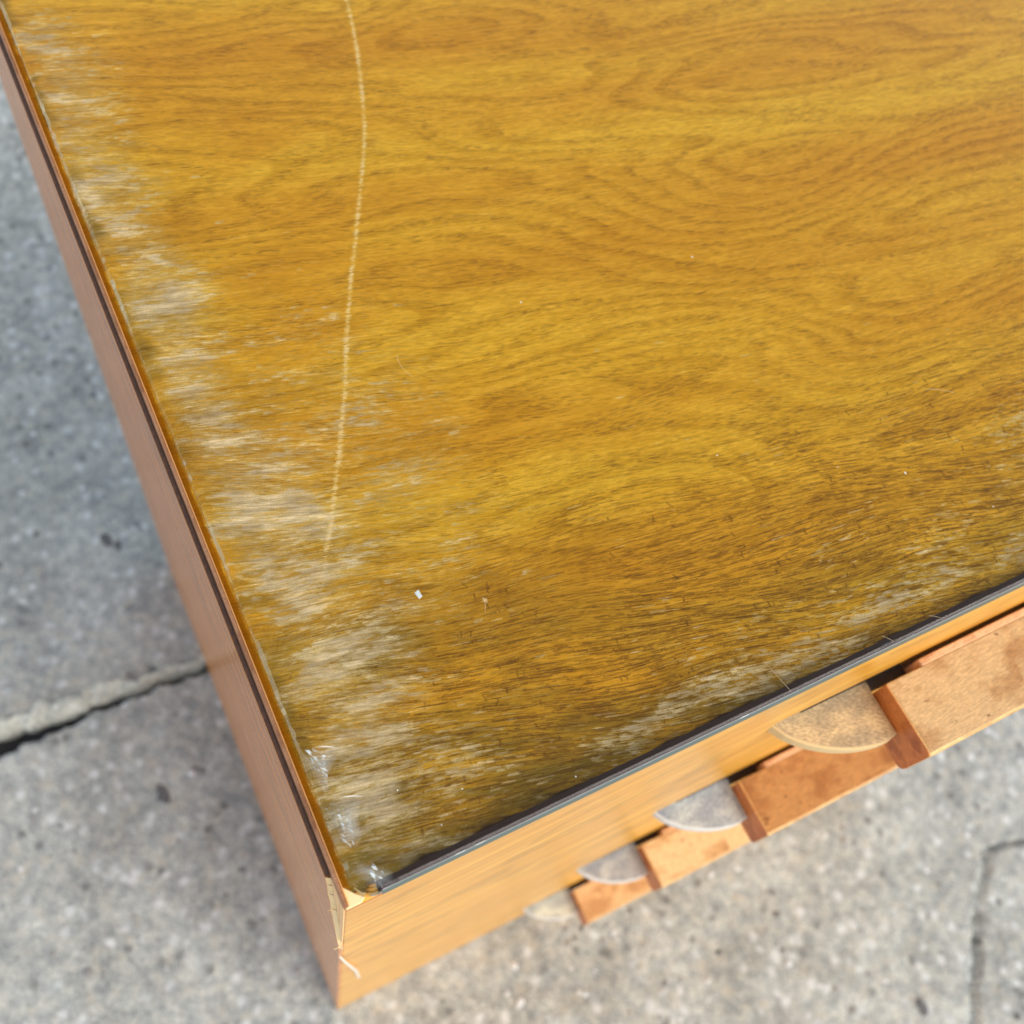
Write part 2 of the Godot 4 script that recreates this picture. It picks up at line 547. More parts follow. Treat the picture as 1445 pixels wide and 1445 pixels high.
func make_materials():
	m_top = StandardMaterial3D.new()
	m_top.resource_name = "worn veneer"
	marks.resize(2048 / BAND)
	var job := WorkerThreadPool.add_group_task(draw_band, marks.size(), -1, true)
	WorkerThreadPool.wait_for_group_task_completion(job)
	m_top.albedo_texture = paint(2048, 2048, veneer_row)
	m_top.roughness = 0.6
	m_top.metallic_specular = 0.12
	t_front = paint(1024, 512, front_row)
	t_bare = paint(768, 768, bare_row)
	t_dusty = paint(512, 512, dusty_row)
	m_front = mat("varnished wood", Color.WHITE, 0.30, t_front)
	m_front.uv1_scale = Vector3(1.0 / 0.4, 1.0 / 0.2, 1.0 / 0.4)
	m_side = mat("side veneer", Color(0.90, 0.75, 0.68), 0.24, t_front)
	m_side.uv1_scale = Vector3(1.0 / 0.4, 1.0 / 0.2, 1.0 / 0.4)
	m_edge_dark = mat("dark glue line", Color(0.37, 0.245, 0.18), 0.5, t_dusty, 0.02)
	m_lip = mat("edging", Color(0.74, 0.58, 0.50), 0.28, t_bare, 0.12)
	m_pale = mat("fresh broken wood", Color(1.0, 0.87, 0.66), 0.7)  # broken wood, brightened to carry front light on the split
	m_inside = mat("dark inner wood", Color(0.30, 0.24, 0.19), 0.8)
	m_orange = mat("deep orange varnish", Color(0.86, 0.58, 0.36), 0.25, t_bare, 0.09)
	m_pull = mat("pale varnish", Color(1.0, 0.90, 0.70), 0.35, t_bare, 0.14)
	m_ply = mat("raw edge", Color(0.89, 0.77, 0.57), 0.7)
	m_ply_grey = mat("grey raw edge", Color(0.88, 0.88, 0.87), 0.7)
	m_slot_shade = mat("painted slot shade", Color(0.36, 0.33, 0.31), 0.85, t_dusty, 0.06)  # shade under the rail, put into the colour
	m_ground = mat("ground glass edge", Color(0.34, 0.41, 0.40), 0.4)
	m_bevel = mat("polished glass bevel", Color(0.31, 0.265, 0.27), 0.4)
	m_frost = mat("fractured glass", Color.WHITE, 0.35)
	m_frost.vertex_color_use_as_albedo = true
	m_frost.transparency = BaseMaterial3D.TRANSPARENCY_ALPHA
	m_glass = StandardMaterial3D.new()
	m_glass.resource_name = "glass"
	m_glass.albedo_color = Color(0.994, 0.998, 0.995, 0.0)
	m_glass.roughness = 0.0
	m_glass.refraction_enabled = true
	m_glass.refraction_scale = 0.021
	m_glass.metallic_specular = 0.14
	m_concrete = mat("concrete", Color.WHITE, 0.9, paint(1024, 1024, concrete_row), 0.64)
	m_concrete.heightmap_enabled = true
	m_concrete.heightmap_texture = relief("concrete", 0.02, 5, 512)
	m_concrete.heightmap_scale = 0.25
	m_debris = mat("dirt in the joint", Color(0.20, 0.20, 0.21), 0.95)
	m_lint = mat("lint", Color(0.93, 0.91, 0.88), 0.7)


# ==================================================================== mesh helpers

func start() -> SurfaceTool:
	var st := SurfaceTool.new()
	st.begin(Mesh.PRIMITIVE_TRIANGLES)
	return st


func tri(st: SurfaceTool, a: Vector3, b: Vector3, c: Vector3, n: Vector3):
	# a flat triangle whose front faces the way n points (front faces run clockwise)
	var k := (b - a).cross(c - a)
	if k.length_squared() < 1e-20:
		return
	var list := [a, c, b] if k.dot(n) > 0.0 else [a, b, c]
	k = k.normalized()
	if k.dot(n) < 0.0:
		k = -k
	for p in list:
		st.set_normal(k)
		st.add_vertex(p)


func quad(st: SurfaceTool, a: Vector3, b: Vector3, c: Vector3, d: Vector3, n: Vector3):
	tri(st, a, b, c, n)
	tri(st, a, c, d, n)


func box(st: SurfaceTool, lo: Vector3, hi: Vector3, ch := 0.0):
	# a box with chamfered edges
	var mid := (lo + hi) / 2.0
	var e := (hi - lo) / 2.0
	var i := e - Vector3.ONE * ch
	for ax in 3:
		var a1 := (ax + 1) % 3
		var a2 := (ax + 2) % 3
		for s in [-1.0, 1.0]:
			var n := Vector3.ZERO
			n[ax] = s
			var p := []
			for k in [[-1, -1], [1, -1], [1, 1], [-1, 1]]:
				var q := Vector3.ZERO
				q[ax] = s * e[ax]
				q[a1] = k[0] * i[a1]
				q[a2] = k[1] * i[a2]
				p.append(mid + q)
			quad(st, p[0], p[1], p[2], p[3], n)
			if ch > 0.0:
				for s2 in [-1.0, 1.0]:   # chamfer between ax and a1
					var p2 := []
					for k in [-1.0, 1.0]:
						var q := Vector3.ZERO
						q[ax] = s * e[ax]
						q[a1] = s2 * i[a1]
						q[a2] = k * i[a2]
						p2.append(mid + q)
						var q2 := Vector3.ZERO
						q2[ax] = s * i[ax]
						q2[a1] = s2 * e[a1]
						q2[a2] = k * i[a2]
						p2.append(mid + q2)
					var nn := Vector3.ZERO
					nn[ax] = s
					nn[a1] = s2
					quad(st, p2[0], p2[1], p2[3], p2[2], nn)
	if ch > 0.0:
		for sx in [-1.0, 1.0]:
			for sy in [-1.0, 1.0]:
				for sz in [-1.0, 1.0]:
					var s := Vector3(sx, sy, sz)
					tri(st, mid + s * Vector3(e.x, i.y, i.z), mid + s * Vector3(i.x, e.y, i.z), mid + s * Vector3(i.x, i.y, e.z), s)


func slab(st: SurfaceTool, outline: PackedVector2Array, low: float, high: float, ch: float, map: Callable):
	# a plate: the outline stretched from low to high with its two rims chamfered; map(p, h) puts it in space
	var inner := inset(outline, ch)
	var n := outline.size()
	var area := 0.0
	for k in n:
		area += outline[k].cross(outline[(k + 1) % n])
	var up: Vector3 = (map.call(Vector2.ZERO, 1.0) - map.call(Vector2.ZERO, 0.0)).normalized()
	var tris := Geometry2D.triangulate_polygon(inner)
	for k in range(0, tris.size(), 3):
		tri(st, map.call(inner[tris[k]], high), map.call(inner[tris[k + 1]], high), map.call(inner[tris[k + 2]], high), up)
		tri(st, map.call(inner[tris[k]], low), map.call(inner[tris[k + 1]], low), map.call(inner[tris[k + 2]], low), -up)
	for k in n:
		var j := (k + 1) % n
		var t := outline[j] - outline[k]
		var o2 := (Vector2(t.y, -t.x) if area > 0.0 else Vector2(-t.y, t.x)).normalized()
		var o: Vector3 = map.call(o2, 0.0) - map.call(Vector2.ZERO, 0.0)
		quad(st, map.call(outline[k], low + ch), map.call(outline[j], low + ch), map.call(outline[j], high - ch), map.call(outline[k], high - ch), o)
		quad(st, map.call(outline[k], high - ch), map.call(outline[j], high - ch), map.call(inner[j], high), map.call(inner[k], high), o + up)
		quad(st, map.call(outline[k], low + ch), map.call(outline[j], low + ch), map.call(inner[j], low), map.call(inner[k], low), o - up)


func inset(p: PackedVector2Array, by: float) -> PackedVector2Array:
	var out := PackedVector2Array()
	var n := p.size()
	var area := 0.0
	for k in n:
		area += p[k].cross(p[(k + 1) % n])
	var s := 1.0 if area > 0.0 else -1.0
	for k in n:
		var a := (p[k] - p[(k + n - 1) % n]).normalized()
		var b := (p[(k + 1) % n] - p[k]).normalized()
		var na := Vector2(-a.y, a.x) * s
		var nb := Vector2(-b.y, b.x) * s
		var m := (na + nb).normalized()
		out.append(p[k] + m * by / maxf(m.dot(na), 0.45))
	return out


func tube(st: SurfaceTool, path: Array, r0: float, r1: float, sides := 5):
	var rings := []
	for k in path.size():
		var t: Vector3 = (path[mini(k + 1, path.size() - 1)] - path[maxi(k - 1, 0)]).normalized()
		var a := t.cross(Vector3(0.31, 0.9, 0.27)).normalized()
		var b := t.cross(a)
		var r := lerpf(r0, r1, k / float(path.size() - 1))
		var ring := []
		for s in sides:
			ring.append(path[k] + (a * cos(TAU * s / sides) + b * sin(TAU * s / sides)) * r)
		rings.append(ring)
	for k in path.size() - 1:
		for s in sides:
			var s2 := (s + 1) % sides
			quad(st, rings[k][s], rings[k][s2], rings[k + 1][s2], rings[k + 1][s], rings[k][s] - path[k])
	for s in range(1, sides - 1):
		tri(st, rings[0][0], rings[0][s], rings[0][s + 1], path[0] - path[1])
		var l: int = path.size() - 1
		tri(st, rings[l][0], rings[l][s], rings[l][s + 1], path[l] - path[l - 1])


func part(called: String, st: SurfaceTool, m: Material, parent: Node, label := "") -> MeshInstance3D:
	var o := MeshInstance3D.new()
	o.name = called
	o.mesh = st.commit()
	o.mesh.surface_set_material(0, m)
	parent.add_child(o, true)
	if label:
		o.set_meta("label", label)
	return o


func tag(o: Node, label: String, category: String, group := ""):
	o.set_meta("label", label)
	o.set_meta("category", category)
	if group:
		o.set_meta("group", group)


func by_x(x: float) -> Callable:   # outline (z, y), stretched along x
	return func(p: Vector2, h: float) -> Vector3: return Vector3(x + h, p.y, p.x)


func by_y() -> Callable:           # outline (x, z), stretched along y
	return func(p: Vector2, h: float) -> Vector3: return Vector3(p.x, h, p.y)


# ==================================================================== the chest

func build_chest():
	var chest := Node3D.new()
	chest.name = "chest_of_drawers"
	add_child(chest)
	tag(chest, "worn golden wooden chest of four drawers with a glass covered top", "chest of drawers")

	# top board, one sheet with the veneer picture laid along x and z
	var st := start()
	var x0 := 0.00245
	var x1 := W - x0
	var xs := [x0, 0.4, x1]
	var zs := [-0.0026, -0.32, -D + 0.001]
	for i in 2:
		for j in 2:
			for k in [[0, 0], [1, 1], [1, 0], [0, 0], [0, 1], [1, 1]]:
				var p := Vector3(xs[i + k[0]], 0, zs[j + k[1]])
				st.set_normal(Vector3.UP)
				st.set_uv(Vector2(1.0 - absf(p.x / 0.4 - 1.0), 1.0 - absf(-p.z / 0.32 - 1.0)))
				st.add_vertex(p)
	var corners := [Vector3(x0, 0, zs[0]), Vector3(x1, 0, zs[0]), Vector3(x1, 0, zs[2]), Vector3(x0, 0, zs[2])]
	var down := []
	for c in corners:
		down.append(c + Vector3(0, -0.018, 0))
	st.set_uv(Vector2(0.5, 0.5))
	quad(st, down[0], down[1], down[2], down[3], Vector3.DOWN)
	for k in 4:
		var j := (k + 1) % 4
		quad(st, corners[k], corners[j], down[j], down[k], (corners[k] + corners[j]) / 2.0 - Vector3(W / 2, 0, -D / 2))
	part("top_board", st, m_top, chest)

	# front panel: stiles, top rail and the strips between the drawers, with a slot over each drawer
	st = start()
	var z0 := -0.0026
	var ry: float = DISC_Y[0] + 0.0052
	slab(st, PackedVector2Array([Vector2(0.0014, -H), Vector2(TIP, -H), Vector2(TIP, ry), Vector2(W - TIP, ry), Vector2(W - TIP, -H), Vector2(W - 0.0014, -H), Vector2(W - 0.0014, -0.0001), Vector2(0.0014, -0.0001)]), z0, 0.0, 0.0003, func(p: Vector2, h: float) -> Vector3: return Vector3(p.x, p.y, h))
	part("front_frame", st, m_front, chest)
	st = start()
	box(st, Vector3(TIP + 0.00005, -H, z0 - 0.014), Vector3(W - TIP - 0.00005, DISC_Y[3] - 0.142 * 0.78, -0.00002), 0.0004)
	part("bottom_rail", st, m_front, chest)

	st = start()
	box(st, Vector3(0.0016, -0.0021, -0.0004), Vector3(W - 0.0016, -0.0004, 0.00006))
	part("top_edge_band", st, mat("reddish edge band", Color(0.86, 0.54, 0.30), 0.35, t_bare, 0.09), chest)
	# sides: a pale core, a thin skin of veneer whose near corner has split off, a dark glue line on top, an edging strip
	for side in 2:
		side_panel(chest, side)
	st = start()
	box(st, Vector3(0.002, -H, -D), Vector3(W - 0.002, -0.02, -D + 0.004))
	part("back_panel", st, m_inside, chest)
	st = start()
	box(st, Vector3(0.018, -H + 0.03, -D + 0.004), Vector3(W - 0.018, -H + 0.042, -0.02))
	part("bottom_board", st, m_inside, chest)

	st = start()
	box(st, Vector3(0.0092, 0.0, -0.00265), Vector3(W - 0.014, 0.0002, -0.0004), 0.00005)
	part("grime_line", st, mat("grime", Color(0.27, 0.165, 0.09), 0.8), chest)
	# drawers
	var tints := [Color(0.87, 0.81, 0.71), Color(0.80, 0.64, 0.45), Color(0.99, 0.93, 0.83), Color(0.96, 0.86, 0.74)]
	var dust := [Color(0.90, 0.83, 0.71), Color(0.80, 0.88, 1.0), Color(0.80, 0.85, 0.94), Color(0.90, 0.96, 1.0)]
	var words := ["topmost drawer with a tan stained pull", "second drawer with a darker orange brown pull", "third drawer with a pale peach pull", "lowest visible drawer with a pale pull"]
	for k in 4:
		drawer(chest, k, tints[k], dust[k], words[k])

	# splinters and the white scuff below the split corner
	st = start()
	tube(st, [Vector3(0.0006, -0.122, 0.0002), Vector3(0.0022, -0.145, 0.0009), Vector3(0.0042, -0.178, 0.0008), Vector3(0.0072, -0.222, 0.0010), Vector3(0.0105, -0.305, 0.0004)], 0.0004, 0.0007)
	part("hanging_splinter", st, m_lint, chest, "whitish curled shred hanging on the front below the split corner")


func side_panel(chest: Node3D, side: int):
	var root := Node3D.new()
	root.name = "side_panel"
	chest.add_child(root, true)
	var mx := func(x: float) -> float: return x if side == 0 else W - x
	var span := func(st: SurfaceTool, xa: float, ya: float, za: float, xb: float, yb: float, zb: float, ch: float):
		var a: float = mx.call(xa)
		var b: float = mx.call(xb)
		box(st, Vector3(minf(a, b), ya, za), Vector3(maxf(a, b), yb, zb), ch)
	var st := start()
	span.call(st, 0.00112, -H, -D + 0.001, 0.0175, -0.0182, z_core(), 0.0)
	span.call(st, 0.00112, -0.018, -D + 0.001, 0.00238, -0.002, z_core(), 0.0)
	span.call(st, 0.00108, -H, -0.0024, 0.00135, -0.0012, -0.0002, 0.0)
	part("core", st, mat("split wood", Color(1.0, 0.82, 0.60), 0.7), root)  # peach core, raised so the colour holds some of the light
	# the skin, outline in (z, y), with the split
	var rim := PackedVector2Array()
	rim.append(Vector2(-D, -0.0012))
	rim.append(Vector2(-D, -H))
	rim.append(Vector2(0.0002, -H))
	var broken := []
	if side == 0:
		rng.seed = 21
		for k in 15:
			var t := k / 14.0
			var p := Vector2(lerpf(0.0001, -0.0082, pow(t, 0.8)), lerpf(-0.088, -0.0012, t))
			if k > 0 and k < 14:
				p.x += rng.randf_range(-0.0006, 0.0006)
			rim.append(p)
			broken.append(p)
	else:
		rim.append(Vector2(0.0002, -0.0012))
	st = start()
	var low: float = 0.0 if side == 0 else W - 0.0011
	slab(st, rim, low, low + 0.0011, 0.00005, by_x(0.0))
	part("veneer", st, m_side, root)
	# dark line along the top of the skin
	st = start()
	span.call(st, 0.0001, -0.0011, -D, 0.00112, -0.0004, -0.0083 if side == 0 else -0.0004, 0.0)
	part("glue_line", st, m_edge_dark, root)
	# edging strip
	st = start()
	var prof := PackedVector2Array()
	for p in [[0.00125, -0.004], [0.00125, 0.0009], [0.00140, 0.0013], [0.0017, 0.0015], [0.0021, 0.0014], [0.0024, 0.0010], [0.0024, -0.004]]:
		prof.append(Vector2(mx.call(p[0]), p[1]))
	slab(st, prof, -D + 0.0005, -0.0004, 0.0002, func(p: Vector2, h: float) -> Vector3: return Vector3(p.x, p.y, h))
	part("edging", st, m_lip, root)
	st = start()
	span.call(st, 0.00225, -0.001, -D + 0.001, 0.00255, 0.00125, -0.0009, 0.0001)  # highlight along the rounded edging, painted as an orange strip
	part("edging_highlight", st, mat("orange highlight", Color(0.95, 0.70, 0.42), 0.4), root)
	if side == 0:
		# torn edge of the skin, frayed, with bright light put into its pale colour
		st = start()
		for k in broken.size() - 1:
			var a: Vector2 = broken[k]
			var b: Vector2 = broken[k + 1]
			var n := Vector3(0, 0.3, 1)
			var wa := 0.0005 + 0.0009 * sin(PI * clampf(k / 13.0, 0.08, 1.0)) + rng.randf_range(0.0, 0.0002)
			quad(st, Vector3(0.0001, a.y, a.x), Vector3(0.00108, a.y, a.x + wa), Vector3(0.00108, b.y, b.x + wa), Vector3(0.0001, b.y, b.x), n + Vector3(-0.6, 0, 0))
		part("torn_edge", st, m_pale, root)
		var tips := [[-0.0045, -0.030, -0.0012, 0.004], [0.0, -0.083, -0.0018, 0.002], [-0.0008, -0.072, -0.0004, 0.001], [-0.0072, -0.012, -0.0004, 0.001]]
		for t in tips:
			st = start()
			tube(st, [Vector3(0.0006, t[1], t[0]), Vector3(0.0006 + t[2] * 0.5, t[1] + 0.001, t[0] + 0.0003), Vector3(0.0002 + t[2], t[1] + t[3], t[0] + 0.0002)], 0.00016, 0.00004)
			part("splinter", st, m_pale, root)
		# a flake of bare wood at the very corner, where the edging has broken back
		st = start()
		var fl := PackedVector2Array([Vector2(0.0016, 0.0), Vector2(0.0050, 0.0), Vector2(0.0062, -0.0008), Vector2(0.0045, -0.0024), Vector2(0.0030, -0.0042), Vector2(0.0022, -0.0050)])
		slab(st, fl, -0.0003, 0.00045, 0.0002, by_y())
		part("bare_flake", st, m_pale, root)


func z_core() -> float:
	return -0.0027


func drawer(chest: Node3D, k: int, tint: Color, dust: Color, words: String):
	var y: float = DISC_Y[k]
	var low: float = DISC_Y[k + 1] + 0.0052 if k < 3 else y - 0.1105
	var root := Node3D.new()
	root.name = "drawer"
	root.set_meta("label", words)
	chest.add_child(root, true)
	# front board, flush with the frame
	var st := start()
	box(st, Vector3(TIP + 0.0001, low, -0.017), Vector3(W - TIP - 0.0001, y - 0.0064, -0.00003), 0.00012)
	box(st, Vector3(0.1896, y - 0.0063, -0.017), Vector3(W - 0.1896, y - 0.0005, -0.0003), 0.0)
	part("drawer_front", st, m_front, root)
	# thin strip between front and pull
	var m_strip := mat("strip", Color(0.98, 0.86, 0.78), 0.6, t_bare, 0.13)
	st = start()
	box(st, Vector3(0.1895, y - 0.010, 0.0017), Vector3(W - 0.1895, y + 0.0094, 0.0040), 0.0003)
	box(st, Vector3(0.1895, y - 0.012, -0.0002), Vector3(W - 0.1895, y - 0.0101, 0.0040), 0.0)
	part("back_strip", st, m_strip, root)
	# pull: a bar with rounded front edges, raw on top, varnished on the front and ends
	var top := y + 0.0084
	var prof := PackedVector2Array([Vector2(0.0041, top - 0.0193), Vector2(0.0041, top)])
	var r := 0.0016
	for a in 5:
		var t := PI / 2 * (1.0 - a / 4.0)
		prof.append(Vector2(0.0283 - r + r * cos(t), top - r + r * sin(t)))
	r = 0.0030
	for a in 6:
		var t := -PI / 2 * a / 5.0
		prof.append(Vector2(0.0283 - r + r * cos(t), top - 0.0193 + r + r * sin(t)))
	st = start()
	slab(st, prof, PULL + 0.0001, W - PULL - 0.0001, 0.0003, by_x(0.0))
	part("pull", st, m_pull, root)
	for side in 2:
		var cap := inset(prof, 0.0002)
		st = start()
		slab(st, cap, PULL - 0.0001 if side == 0 else W - PULL - 0.0001, PULL + 0.0002 if side == 0 else W - PULL + 0.0001, 0.00005, by_x(0.0))
		part("end_grain", st, m_orange, root)
	var m_raw := mat("raw wood", tint, 0.62, t_bare, 0.16)
	m_raw.uv1_offset = Vector3(0.31 * k, 0.17 * k, 0.43 * k + 0.1)
	st = start()
	box(st, Vector3(PULL + 0.0006, top - 0.0002, 0.0042), Vector3(W - PULL - 0.0006, top + 0.00015, 0.0273), 0.00012)
	part("raw_top", st, m_raw, root)
	# thumb rests: quarter plates that run out of the frame beside the pull
	var m_dust := mat("dusty wood", dust, 0.8, t_dusty, 0.10)
	m_dust.uv1_offset = Vector3(0.27 * k, 0.4, 0.63 * k)
	for side in 2:
		var o := PackedVector2Array()
		var pts := []
		for a in 17:
			var t := a / 16.0
			var xx := lerpf(TIP + 0.0004, PULL - 0.0002, t)
			var q := clampf(1.0 - t * 0.98, 0.0, 1.0)
			pts.append(Vector2(xx, 0.0192 * pow(1.0 - pow(q, 2.1), 0.74) - 0.0012 * smoothstep(0.85, 1.0, t)))
		pts.append(Vector2(PULL - 0.0002, 0.0034))
		pts.append(Vector2(0.1892, 0.0034))
		pts.append(Vector2(0.1892, -0.03))
		pts.append(Vector2(TIP + 0.0004, -0.03))
		for p in pts:
			o.append(p if side == 0 else Vector2(W - p.x, p.y))
		st = start()
		slab(st, o, y - 0.0050, y - 0.0003, 0.0003, by_y())
		part("thumb_rest", st, m_ply if k == 0 else m_ply_grey, root)
		st = start()
		slab(st, inset(o, 0.0007), y - 0.0004, y, 0.0002, by_y())
		part("dusty_top", st, m_dust, root)
		st = start()  # dark sheet that paints the shade inside the slot
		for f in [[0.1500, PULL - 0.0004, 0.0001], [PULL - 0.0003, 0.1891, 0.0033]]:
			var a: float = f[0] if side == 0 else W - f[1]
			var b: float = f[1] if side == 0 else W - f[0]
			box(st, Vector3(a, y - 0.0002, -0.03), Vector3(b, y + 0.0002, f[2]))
		part("slot_shade", st, m_slot_shade, root)


# ==================================================================== glass

func build_glass():
	# outline (x, z) walked along the left edge from the back to the front corner, then the front edge, right and back.
	# each point: position, width and depth of the ground edge; chips are places where that edge is deep and wide.
	rng.seed = 5
	var pts := []
	var wid := []
	var dep := []
	var n_left := 260
	for k in n_left:
		var t := k / float(n_left - 1)
		var z := lerpf(-D + 0.004, -0.0052, t)
		var w := 0.0007 + rng.randf_range(-0.00015, 0.00035)
		var d := 0.0007 + rng.randf_range(-0.0002, 0.0004)
		for c in [[-0.0285, 0.0022, 0.0044], [-0.0150, 0.0026, 0.0040], [-0.19, 0.0013, 0.0022], [-0.118, 0.0011, 0.0016]]:
			var q: float = 1.0 - pow((z - c[0]) / c[2], 2.0)
			if q > 0.0:
				w = maxf(w, c[1] * sqrt(q) * rng.randf_range(0.82, 1.08))
				d = maxf(d, 0.0016 * sqrt(q) * rng.randf_range(0.75, 1.0))
		pts.append(Vector2(0.0040 + rng.randf_range(0.0, 0.00018), z))
		wid.append(w)
		dep.append(d)
	for k in 9:   # rounded, crushed corner
		var t := k / 8.0 * PI / 2
		pts.append(Vector2(0.0090 - 0.0048 * cos(t), -0.0050 + 0.0050 * sin(t)) + Vector2(rng.randf_range(-0.0001, 0.0001), rng.randf_range(-0.0001, 0.0001)))
		wid.append(0.0011 + rng.randf_range(0.0, 0.0002))
		dep.append(0.0011 + rng.randf_range(0.0, 0.0002))
	for k in 120:
		var t := (k + 1) / 120.0
		pts.append(Vector2(lerpf(0.0095, W - 0.008, t), 0.0))
		var nick := 1.0 if rng.randf() > 0.05 else 1.5
		wid.append(0.0008 * nick)
		dep.append(0.0008)
	for k in 5:
		var t := k / 4.0 * PI / 2
		pts.append(Vector2(W - 0.008 + 0.004 * sin(t), -0.004 + 0.004 * cos(t)))
		wid.append(0.0008)
		dep.append(0.0008)
	pts.append(Vector2(W - 0.004, -D + 0.004))
	wid.append(0.0008)
	dep.append(0.0008)
	var n := pts.size()
	var outer := PackedVector2Array(pts)
	var unit := inset(outer, 0.001)
	var inner := PackedVector2Array()
	var mid := PackedVector2Array()
	var mid_y := []
	for k in n:
		var dir: Vector2 = (unit[k] - outer[k]) / 0.001
		if dir.length() > 1.5:
			dir = dir.normalized() * 1.5
		inner.append(outer[k] + dir * wid[k])
		var big: float = clampf((wid[k] - 0.0013) / 0.002, 0.0, 1.0)
		mid.append(outer[k] + dir * wid[k] * (0.42 + rng.randf_range(-0.12, 0.12) * big))
		mid_y.append(GLASS_TOP - dep[k] * (0.30 + 0.18 * big + rng.randf_range(-0.14, 0.14) * big))
	var low_in := inset(outer, 0.0004)
	var st := start()
	var tris := Geometry2D.triangulate_polygon(inner)
	if tris.is_empty():
		push_warning("glass top not triangulated")
	for k in range(0, tris.size(), 3):
		tri(st, v3(inner[tris[k]], GLASS_TOP), v3(inner[tris[k + 1]], GLASS_TOP), v3(inner[tris[k + 2]], GLASS_TOP), Vector3.UP)
	tris = Geometry2D.triangulate_polygon(low_in)
	for k in range(0, tris.size(), 3):
		tri(st, v3(low_in[tris[k]], GLASS_LOW), v3(low_in[tris[k + 1]], GLASS_LOW), v3(low_in[tris[k + 2]], GLASS_LOW), Vector3.DOWN)
	for k in n:
		var j := (k + 1) % n
		var t: Vector2 = outer[j] - outer[k]
		var o := Vector3(-t.y, 0, t.x)
		var c := v3((outer[k] + outer[j]) / 2.0 - Vector2(W / 2, -D / 2), 0.0)
		if o.dot(c) < 0.0:
			o = -o
		o = o.normalized()
		quad(st, v3(low_in[k], GLASS_LOW), v3(low_in[j], GLASS_LOW), v3(outer[j], GLASS_LOW + 0.0004), v3(outer[k], GLASS_LOW + 0.0004), o + Vector3.DOWN)
		quad(st, v3(outer[k], GLASS_LOW + 0.0004), v3(outer[j], GLASS_LOW + 0.0004), v3(outer[j], GLASS_TOP - dep[j]), v3(outer[k], GLASS_TOP - dep[k]), o)
		quad(st, v3(outer[k], GLASS_TOP - dep[k]), v3(outer[j], GLASS_TOP - dep[j]), v3(mid[j], mid_y[j]), v3(mid[k], mid_y[k]), o * 0.8 + Vector3.UP)
		quad(st, v3(mid[k], mid_y[k]), v3(mid[j], mid_y[j]), v3(inner[j], GLASS_TOP), v3(inner[k], GLASS_TOP), o * 0.4 + Vector3.UP)
	var root := Node3D.new()
	root.name = "glass_sheet"
	add_child(root)
	tag(root, "clear sheet of glass with chipped left edge lying on the chest top", "glass sheet")
	part("pane", st, m_glass, root)
	# the front edge: ground face, arris and polished bevel
	var xa := 0.0096
	var xb := W - 0.0085
	var e := 0.00006
	var hi := GLASS_TOP - 0.0010
	st = start()
	quad(st, Vector3(xa, GLASS_LOW + 0.0003, e + 0.0003), Vector3(xb, GLASS_LOW + 0.0003, e + 0.0003), Vector3(xb, hi, e), Vector3(xa, hi, e), Vector3(0, 0, 1))
	part("ground_edge", st, m_ground, root)
	st = start()
	for k in 200:
		var a := lerpf(xa, xb, k / 200.0)
		var b := lerpf(xa, xb, (k + 1) / 200.0)
		st.set_color(Color(0.36, 0.36, 0.39, 1.0) if rng.randf() > 0.05 else Color(0.75, 0.75, 0.78, 1.0))  # sky glint painted into the arris colour, brighter in places
		quad(st, Vector3(a, hi, e), Vector3(b, hi, e), Vector3(b, hi + 0.0002, -0.00012), Vector3(a, hi + 0.0002, -0.00012), Vector3(0, 0.8, 1))
	part("arris", st, m_frost, root)
	st = start()
	quad(st, Vector3(xa, hi + 0.0002, -0.00012), Vector3(xb, hi + 0.0002, -0.00012), Vector3(xb, GLASS_TOP + 0.00005, -0.00085), Vector3(xa, GLASS_TOP + 0.00005, -0.00085), Vector3(0, 1, 0.9))
	part("bevel", st, m_bevel, root)
	# the left edge was only rough cut: glitter is painted in here and there
	st = start()
	for k in n_left - 1:
		var z := outer[k].y
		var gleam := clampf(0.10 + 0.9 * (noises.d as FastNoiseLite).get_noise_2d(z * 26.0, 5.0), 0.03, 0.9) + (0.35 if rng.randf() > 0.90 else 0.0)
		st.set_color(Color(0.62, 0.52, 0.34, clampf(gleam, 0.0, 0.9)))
		var up := Vector3(-0.00005, 0.00008, 0)
		quad(st, v3(outer[k], GLASS_TOP - dep[k]) + up, v3(outer[k + 1], GLASS_TOP - dep[k + 1]) + up, v3(inner[k + 1], GLASS_TOP) + up, v3(inner[k], GLASS_TOP) + up, Vector3(-1, 1, 0))
	part("rough_edge", st, m_frost, root)
	chip(root, Vector2(0.0056, -0.0283), [Vector2(-0.0012, -0.0048), Vector2(0.0012, -0.0050), Vector2(0.0056, -0.0038), Vector2(0.0064, -0.0022), Vector2(0.0040, 0.0006), Vector2(0.0018, 0.0020), Vector2(0.0016, 0.0050), Vector2(0.0, 0.0052)], 3, [Vector2(0.0014, -0.0052), Vector2(0.0044, -0.0048), Vector2(0.0068, -0.0028)])
	chip(root, Vector2(0.0056, -0.0150), [Vector2(-0.0010, -0.0050), Vector2(0.0014, -0.0058), Vector2(0.0058, -0.0052), Vector2(0.0072, -0.0040), Vector2(0.0050, -0.0002), Vector2(0.0044, 0.0034), Vector2(0.0020, 0.0052), Vector2(0.0002, 0.0036)], 8, [Vector2(0.0020, -0.0062), Vector2(0.0050, -0.0060), Vector2(0.0078, -0.0042)])
	chip(root, Vector2(0.0078, -0.0030), [Vector2(-0.0028, -0.0030), Vector2(-0.0010, -0.0042), Vector2(0.0026, -0.0020), Vector2(0.0052, 0.0006), Vector2(0.0044, 0.0028), Vector2(0.0004, 0.0024)], 12, [])


